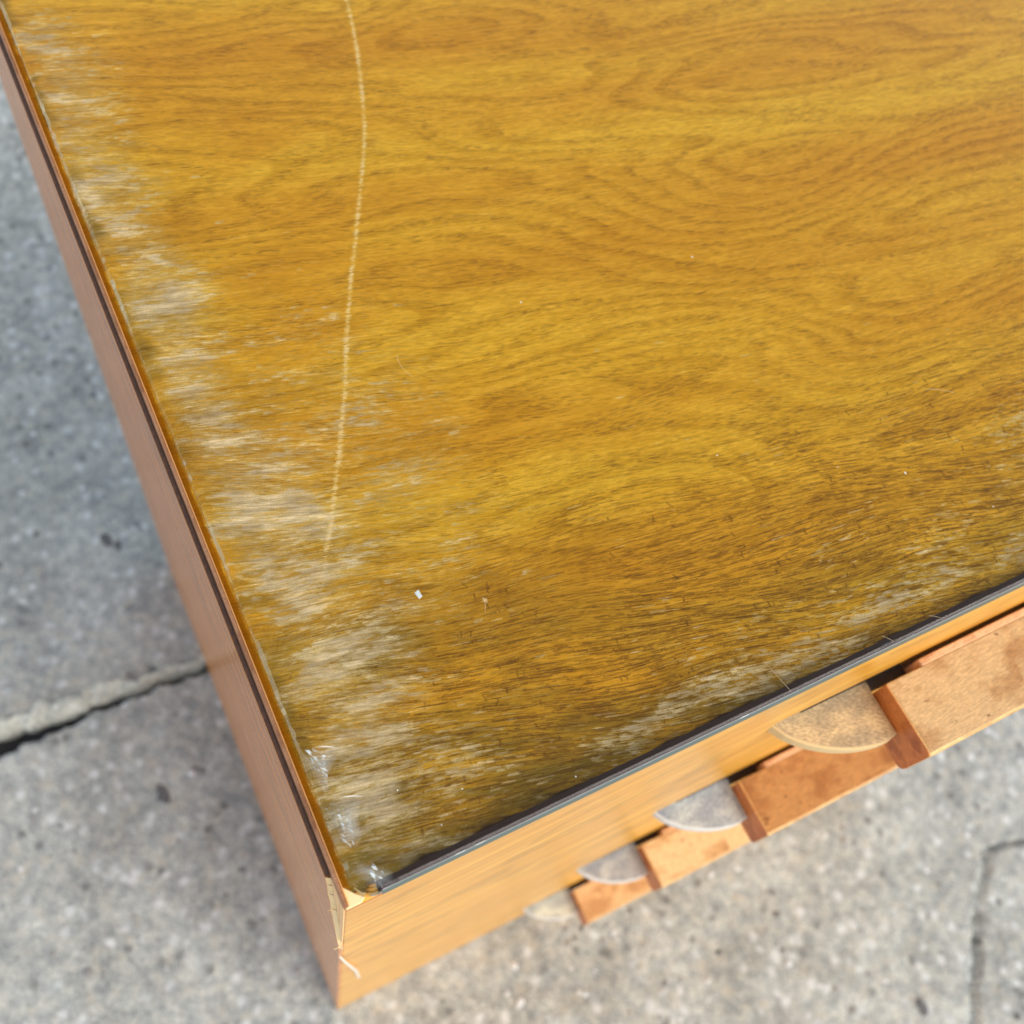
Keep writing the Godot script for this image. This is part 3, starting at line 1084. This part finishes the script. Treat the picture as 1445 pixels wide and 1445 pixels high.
func chip(root: Node3D, at: Vector2, rim: Array, seed_: int, arc: Array):
	# a shell-shaped break: curved ripples round the point of the blow, cloudy where the glass is crushed, with glints painted on
	rng.seed = seed_
	var st := start()
	var n := rim.size()
	var mid := Vector2.ZERO
	for p in rim:
		mid += p / n
	# a thin cloudy veil
	for k in n:
		var a: Vector2 = rim[k]
		var b: Vector2 = rim[(k + 1) % n]
		var c := Color(0.72, 0.76, 0.76, rng.randf_range(0.20, 0.42))
		for q in [mid, a, b]:
			st.set_normal(Vector3.UP)
			st.set_color(Color(c, c.a if q == mid else 0.02))
			st.add_vertex(v3(at + q, GLASS_TOP + 0.00008))
	# slivers of crushed glass, their glints painted in pale colour, thickest along the outer edge
	for k in 30:
		var i := rng.randi() % n
		var p: Vector2 = (rim[i] as Vector2).lerp(rim[(i + 1) % n], rng.randf()).lerp(mid, pow(rng.randf(), 1.3))
		p.x = lerpf(p.x, minf(p.x, -0.0002), 0.55 * rng.randf())
		var ang := rng.randfn(1.25, 0.28)
		var dir := Vector2(cos(ang), sin(ang))
		var long := rng.randf_range(0.0002, 0.0011)
		var wide := long * rng.randf_range(0.15, 0.6)
		st.set_color(Color(0.80, 0.86, 0.88, pow(rng.randf(), 2.2) * 0.85))
		var y := GLASS_TOP + rng.randf_range(0.0001, 0.0003)
		var o1 := p - dir * long
		var o2 := p + dir * long
		var side := dir.orthogonal() * wide
		quad(st, v3(at + o1, y), v3(at + p + side, y + 0.0001), v3(at + o2, y), v3(at + p - side * 0.6, y - 0.00003), Vector3.UP)
	if arc.size() == 3:  # bright arc: a glint painted along the break
		for k in 12:
			var t0 := k / 12.0
			var t1 := (k + 1) / 12.0
			var p: Vector2 = (arc[0] as Vector2).lerp(arc[1], t0).lerp((arc[1] as Vector2).lerp(arc[2], t0), t0)
			var q: Vector2 = (arc[0] as Vector2).lerp(arc[1], t1).lerp((arc[1] as Vector2).lerp(arc[2], t1), t1)
			var side := (q - p).orthogonal().normalized() * 0.00012
			st.set_color(Color(0.92, 0.90, 0.86, 0.08 + 0.55 * pow(sin(PI * t0), 2.0)))
			quad(st, v3(at + p - side, GLASS_TOP + 0.0001), v3(at + q - side, GLASS_TOP + 0.0001), v3(at + q + side, GLASS_TOP + 0.0003), v3(at + p + side, GLASS_TOP + 0.0003), Vector3.UP)
	part("chip", st, m_frost, root)


func v3(p: Vector2, y: float) -> Vector3:
	return Vector3(p.x, y, p.y)


# ==================================================================== pavement

const CRACK := [Vector2(0.72, 0.160), Vector2(0.64, 0.146), Vector2(0.597, 0.136), Vector2(0.575, 0.130), Vector2(0.556, 0.134), Vector2(0.545, 0.146), Vector2(0.532, 0.158), Vector2(0.516, 0.173), Vector2(0.500, 0.193), Vector2(0.482, 0.212), Vector2(0.465, 0.236), Vector2(0.44, 0.27), Vector2(0.40, 0.34)]


func crack_gap(p: Vector2) -> float:
	var best := 1.0
	for k in CRACK.size() - 1:
		best = minf(best, p.distance_to(Geometry2D.get_closest_point_to_segment(p, CRACK[k], CRACK[k + 1])))
	return best


func ladder(lo: float, hi: float, step: float, far_lo: float, far_hi: float) -> Array:
	var out := []
	var x := lo
	var s := step
	while x > far_lo:
		s *= 1.35
		x = maxf(x - s, far_lo)
		out.push_front(x)
	x = lo
	while x < hi:
		out.append(x)
		x += step
	s = step
	while x < far_hi:
		out.append(x)
		s *= 1.35
		x += s
	out.append(far_hi)
	return out


func joint_z(x: float) -> float:
	# the line along which the two slabs meet
	var nf: FastNoiseLite = noises.f
	return -0.2975 + 0.03 * clampf(x, -0.6, 0.6) + 0.0035 * nf.get_noise_2d(x * 22.0, 4.0) + 0.003 * nf.get_noise_2d(x * 60.0, 9.0)


func build_pavement():
	var nd: FastNoiseLite = noises.d
	var nc: FastNoiseLite = noises.c
	var root := Node3D.new()
	root.name = "pavement"
	root.set_meta("kind", "structure")
	add_child(root)
	tag(root, "weathered grey concrete pavement with a joint and a crack", "pavement")
	var floor_y := -H - 0.001
	for back in 2:
		var xs := ladder(-0.42, 0.76, 0.0036 if back == 0 else 0.006, -9.0, 9.0)
		# rows are measured outwards from the joint
		var zs := [0.0, 0.0008, 0.002, 0.0038, 0.006, 0.0085, 0.0115]
		var z := 0.015
		var s := 0.0036 if back == 0 else 0.006
		while z < (0.68 if back == 0 else 0.8):
			zs.append(z)
			z += s
		while z < 9.0:
			zs.append(z)
			s *= 1.35
			z += s
		zs.append(9.0)
		var st := start()
		st.set_smooth_group(0)
		var nx := xs.size()
		for j in zs.size() + 1:
			for x in xs:
				var away: float = zs[maxi(j - 1, 0)]
				var jz := joint_z(x)
				var chew := 0.004 * nd.get_noise_2d(x * 45.0, 20.0 + back)
				var pz: float = jz + (0.0035 + maxf(chew, -0.002) + 0.012 * smoothstep(-0.05, -0.22, x) + away if back == 0 else -0.0035 - away)
				if away > 0.3:
					pz = lerpf(pz, (-0.2975 + away) if back == 0 else (-0.2975 - away), clampf((away - 0.3) * 3.0, 0.0, 1.0))
				var y := floor_y
				var near := exp(-maxf(absf(x) - 0.8, 0.0) * 2.0 - maxf(away - 0.8, 0.0) * 2.0)
				y += near * (0.0010 * nd.get_noise_2d(x * 28.0, pz * 28.0) + 0.0006 * nc.get_noise_2d(x * 120.0, pz * 120.0))
				var wear: float = (0.019 if back == 1 else 0.004) * (1.0 + 0.8 * nd.get_noise_2d(x * 18.0, 3.0 + back))
				if away < wear:
					var q: float = 1.0 - away / wear
					y -= 0.012 * q * (0.4 + 0.6 * q) if back == 1 else 0.003 * q * q
				if back == 1:
					y += 0.004 * exp(-away / 0.08)
				if back == 0 and x > 0.3 and away > 0.3 and away < 0.75:
					var c := crack_gap(Vector2(x + 0.004 * nd.get_noise_2d(x * 40.0, pz * 40.0), pz + 0.004 * nd.get_noise_2d(x * 40.0 + 50.0, pz * 40.0)))
					y -= 0.009 * smoothstep(0.0040, 0.0006, c) * (0.5 + 0.5 * smoothstep(-0.4, 0.2, nd.get_noise_2d(x * 14.0, pz * 14.0)))
				if j == 0:
					y = floor_y - 0.05
				st.add_vertex(Vector3(x, y, pz))
		for j in zs.size():
			for i in nx - 1:
				var a := j * nx + i
				var f := [a, a + 1, a + nx + 1, a, a + nx + 1, a + nx]
				if back == 0:
					f = [a, a + nx + 1, a + 1, a, a + nx, a + nx + 1]
				for v in f:
					st.add_index(v)
		st.generate_normals()
		part("concrete_slab", st, m_concrete, root)
	var edge := start()
	edge.set_smooth_group(0)
	var cols := 420
	for i in cols + 1:
		var x := lerpf(-1.2, 1.2, i / float(cols))
		var jz := joint_z(x) - 0.0033
		for j in 6:
			var t := j / 5.0
			var width := 0.0125 * (1.0 + 0.7 * nd.get_noise_2d(x * 14.0, 33.0) + 0.8 * nd.get_noise_2d(x * 60.0, 3.0)) * (0.75 + 0.5 * smoothstep(0.0, -0.2, x))
			var y := floor_y + 0.0045 - 0.013 * pow(1.0 - t, 1.6) + 0.0016 * nd.get_noise_2d(x * 60.0, t * 3.0) - (0.006 if j == 5 else 0.0)
			edge.add_vertex(Vector3(x, y if j > 0 else floor_y - 0.03, jz - maxf(t - 0.2, 0.0) * 1.25 * width))
	for i in cols:
		for j in 5:
			var a := i * 6 + j
			for v in [a, a + 1, a + 7, a, a + 7, a + 6]:
				edge.add_index(v)
	edge.generate_normals()
	var m_lit_edge := mat("lit cement", Color(1.18, 1.18, 1.15), 0.9, m_concrete.albedo_texture, 0.3)  # front light on the worn lip, painted as a paler tint
	m_lit_edge.heightmap_enabled = true
	m_lit_edge.heightmap_texture = m_concrete.heightmap_texture
	m_lit_edge.heightmap_scale = 0.2
	part("worn_joint_edge", edge, m_lit_edge, root)
	# dirt at the bottom of the joint
	var st2 := start()
	var steps := 160
	for k in steps:
		var xa := lerpf(-1.2, 1.2, k / float(steps))
		var xb := lerpf(-1.2, 1.2, (k + 1) / float(steps))
		var ya := floor_y - 0.016 + 0.006 * nd.get_noise_2d(xa * 30.0, 1.0)
		var yb := floor_y - 0.016 + 0.006 * nd.get_noise_2d(xb * 30.0, 1.0)
		quad(st2, Vector3(xa, ya, joint_z(xa) + 0.012), Vector3(xb, yb, joint_z(xb) + 0.012), Vector3(xb, yb - 0.002, joint_z(xb) - 0.012), Vector3(xa, ya - 0.002, joint_z(xa) - 0.012), Vector3.UP)
	var dirt := part("joint_dirt", st2, m_debris, root)
	dirt.set_meta("kind", "stuff")
	# dark tarry blots
	var m_blot := mat("tar", Color(0.40, 0.40, 0.41), 0.8)
	for q in [[-0.0423, -0.4432, 0.0062], [-0.0665, -0.2081, 0.0064], [-0.035, -0.434, 0.0035], [0.43, 0.205, 0.005]]:
		var blot := start()
		var o := PackedVector2Array()
		for i in 11:
			var a := TAU * i / 11.0
			var rr: float = q[2] * (1.0 + 0.6 * nd.get_noise_2d(cos(a) * 1.3 + q[0] * 90.0, sin(a) * 1.3))
			o.append(Vector2(q[0] + cos(a) * rr * 0.8, q[1] + sin(a) * rr * 1.3))
		slab(blot, o, floor_y - 0.001, floor_y + 0.0016, 0.0003, by_y())
		part("dark_blot", blot, m_blot, root)
	# sand grains and little stones standing proud of the cement
	rng.seed = 77
	var stone := start()
	var ring := []
	for i in 6:
		ring.append(Vector3(cos(TAU * i / 6) * rng.randf_range(0.8, 1.1), rng.randf_range(-0.1, 0.15), sin(TAU * i / 6) * rng.randf_range(0.8, 1.1)))
	for i in 6:
		tri(stone, ring[i], ring[(i + 1) % 6], Vector3(0.1, 0.62, -0.1), Vector3.UP)
	var m_stone := mat("aggregate", Color.WHITE, 0.55)
	m_stone.vertex_color_use_as_albedo = true
	var sm := stone.commit()
	sm.surface_set_material(0, m_stone)
	var mm := MultiMesh.new()
	mm.transform_format = MultiMesh.TRANSFORM_3D
	mm.use_colors = true
	mm.mesh = sm
	var many := 3000
	mm.instance_count = many
	for i in many:
		var p := Vector2(rng.randf_range(-0.32, 0.76), rng.randf_range(-0.95, 0.36))
		if absf(p.y - joint_z(p.x)) < 0.02 or (p.x > -0.01 and p.x < W + 0.01 and p.y > -D - 0.01 and p.y < 0.01):
			p = Vector2(rng.randf_range(-0.32, 0.76), rng.randf_range(0.02, 0.36))
		var size := 0.0011 + 0.0028 * pow(rng.randf(), 3.5)
		var b := Basis.from_euler(Vector3(rng.randf_range(-0.3, 0.3), rng.randf() * TAU, rng.randf_range(-0.3, 0.3))).scaled(Vector3(size, size * 0.7, size * rng.randf_range(0.7, 1.2)))
		mm.set_instance_transform(i, Transform3D(b, Vector3(p.x, floor_y + 0.0001, p.y)))
		var g := rng.randf_range(0.20, 0.42)
		var c := Color(g, g * 0.99, g * 0.96)
		var pick := rng.randf()
		if pick > 0.80:
			c = Color(0.72, 0.73, 0.75)
		elif pick < 0.05:
			c = Color(0.10, 0.10, 0.11)
		mm.set_instance_color(i, c)
	var grit := MultiMeshInstance3D.new()
	grit.name = "aggregate_stones"
	grit.multimesh = mm
	grit.set_meta("kind", "stuff")
	root.add_child(grit)


# ==================================================================== lint and hairs on the glass

func build_litter():
	rng.seed = 99
	var y := GLASS_TOP + 0.0002
	# specks of lint
	var spots := [[0.1611, -0.1253], [0.1629, -0.0483], [0.1802, -0.0396], [0.1328, -0.0639], [0.1051, -0.1273], [0.0205, -0.0175], [0.0262, -0.0068], [0.0580, -0.0040], [0.1980, -0.0215], [0.0335, -0.0120]]
	var words := [
		"uppermost white lint speck on the glass, right of the photo's middle",
		"white lint speck on the golden wood, middle one of three in a row",
		"white lint speck on the golden wood, rightmost of three in a row",
		"white lint speck on the golden wood, leftmost of three in a row",
		"white lint speck on the glass between the scratch and the uppermost speck",
		"white lint speck on the glass just right of the large chip",
		"white lint speck on the glass nearest the broken front left corner",
		"white lint speck beside the front glass edge, left of the thumb rests",
		"rightmost white lint speck, above the worn patch at the front edge",
		"white lint speck on the dark stained varnish near the front left corner",
	]
	for k in spots.size():
		var st := start()
		var s := rng.randf_range(0.00016, 0.00034)
		var c := Vector3(spots[k][0], y + s * 0.4, spots[k][1])
		var top := c + Vector3(0, s * 0.8, 0)
		var ring := []
		for i in 6:
			ring.append(c + Vector3(cos(TAU * i / 6), rng.randf_range(-0.3, 0.3), sin(TAU * i / 6)) * s * rng.randf_range(0.5, 1.4))
		for i in 6:
			tri(st, ring[i], ring[(i + 1) % 6], top, Vector3.UP)
			tri(st, ring[i], ring[(i + 1) % 6], c - Vector3(0, s * 0.5, 0), Vector3.DOWN)
		var o := part("lint_speck", st, m_lint, self)
		tag(o, words[k], "lint", "white specks on the glass")
	# a bigger grey flake
	var st := start()
	var fl := PackedVector2Array([Vector2(0.0424, -0.0585), Vector2(0.0436, -0.0589), Vector2(0.0438, -0.0570), Vector2(0.0428, -0.0566)])
	slab(st, fl, y, y + 0.0003, 0.0001, by_y())
	var f := part("grey_flake", st, mat("flake", Color(0.78, 0.80, 0.80), 0.4), self)
	tag(f, "small greyish white flake on the glass below the end of the scratch", "flake")
	# a bit of seed fluff with a thin tail
	var fluff := Node3D.new()
	fluff.name = "seed_fluff"
	add_child(fluff)
	tag(fluff, "pale bit of seed fluff with a thin tail, right of the grey flake", "seed fluff")
	st = start()
	for k in 16:
		var a := TAU * k / 16.0
		var r := rng.randf_range(0.0005, 0.0011)
		tube(st, [Vector3(0.0572, y + 0.0002, -0.0503), Vector3(0.0572 + cos(a) * r, y + rng.randf_range(0.0001, 0.0008), -0.0503 + sin(a) * r)], 0.00008, 0.00003, 3)
	part("tuft", st, mat("fluff", Color(0.85, 0.74, 0.52), 0.7), fluff)
	st = start()
	tube(st, [Vector3(0.0572, y + 0.0002, -0.0503), Vector3(0.0567, y + 0.0002, -0.0490), Vector3(0.0560, y + 0.0001, -0.0476)], 0.00007, 0.00004, 4)
	part("tail", st, mat("tail", Color(0.85, 0.74, 0.52), 0.7), fluff)
	# hairs
	var m_hair := mat("hair", Color(0.86, 0.76, 0.60), 0.4)
	var hairs := [
		[[0.1140, -0.0080], [0.1146, -0.0042], [0.1158, -0.0004], "fine straight hair crossing the front glass edge near the topmost thumb rest"],
		[[0.1458, -0.0030], [0.1466, -0.0020], [0.1478, -0.0006], "short hair at the front glass edge above the topmost pull"],
		[[0.1610, -0.0026], [0.1620, -0.0018], [0.1636, -0.0008], "short curved hair at the front glass edge nearest the right side"],
		[[0.0106, -0.1155], [0.0118, -0.1140], [0.0122, -0.1118], "short curved fibre on the glass beside the worn left edge"],
		[[0.0655, -0.1230], [0.0640, -0.1190], [0.0668, -0.1150], "curly fibre lying on the glass just right of the scratch"],
		[[0.2030, -0.0600], [0.2070, -0.0585], [0.2105, -0.0560], "pale curved fibre on the glass towards the right of the photo"],
	]
	for h in hairs:
		st = start()
		var path := []
		for k in 9:
			var t := k / 8.0
			var a := Vector2(h[0][0], h[0][1])
			var b := Vector2(h[1][0], h[1][1])
			var c := Vector2(h[2][0], h[2][1])
			var p: Vector2 = a.lerp(b, t).lerp(b.lerp(c, t), t)
			path.append(Vector3(p.x, y + 0.0001 + 0.0003 * sin(PI * t), p.y))
		tube(st, path, 0.00005, 0.00004, 4)
		var o := part("hair", st, m_hair, self)
		tag(o, h[3], "hair", "hairs and fibres on the glass")
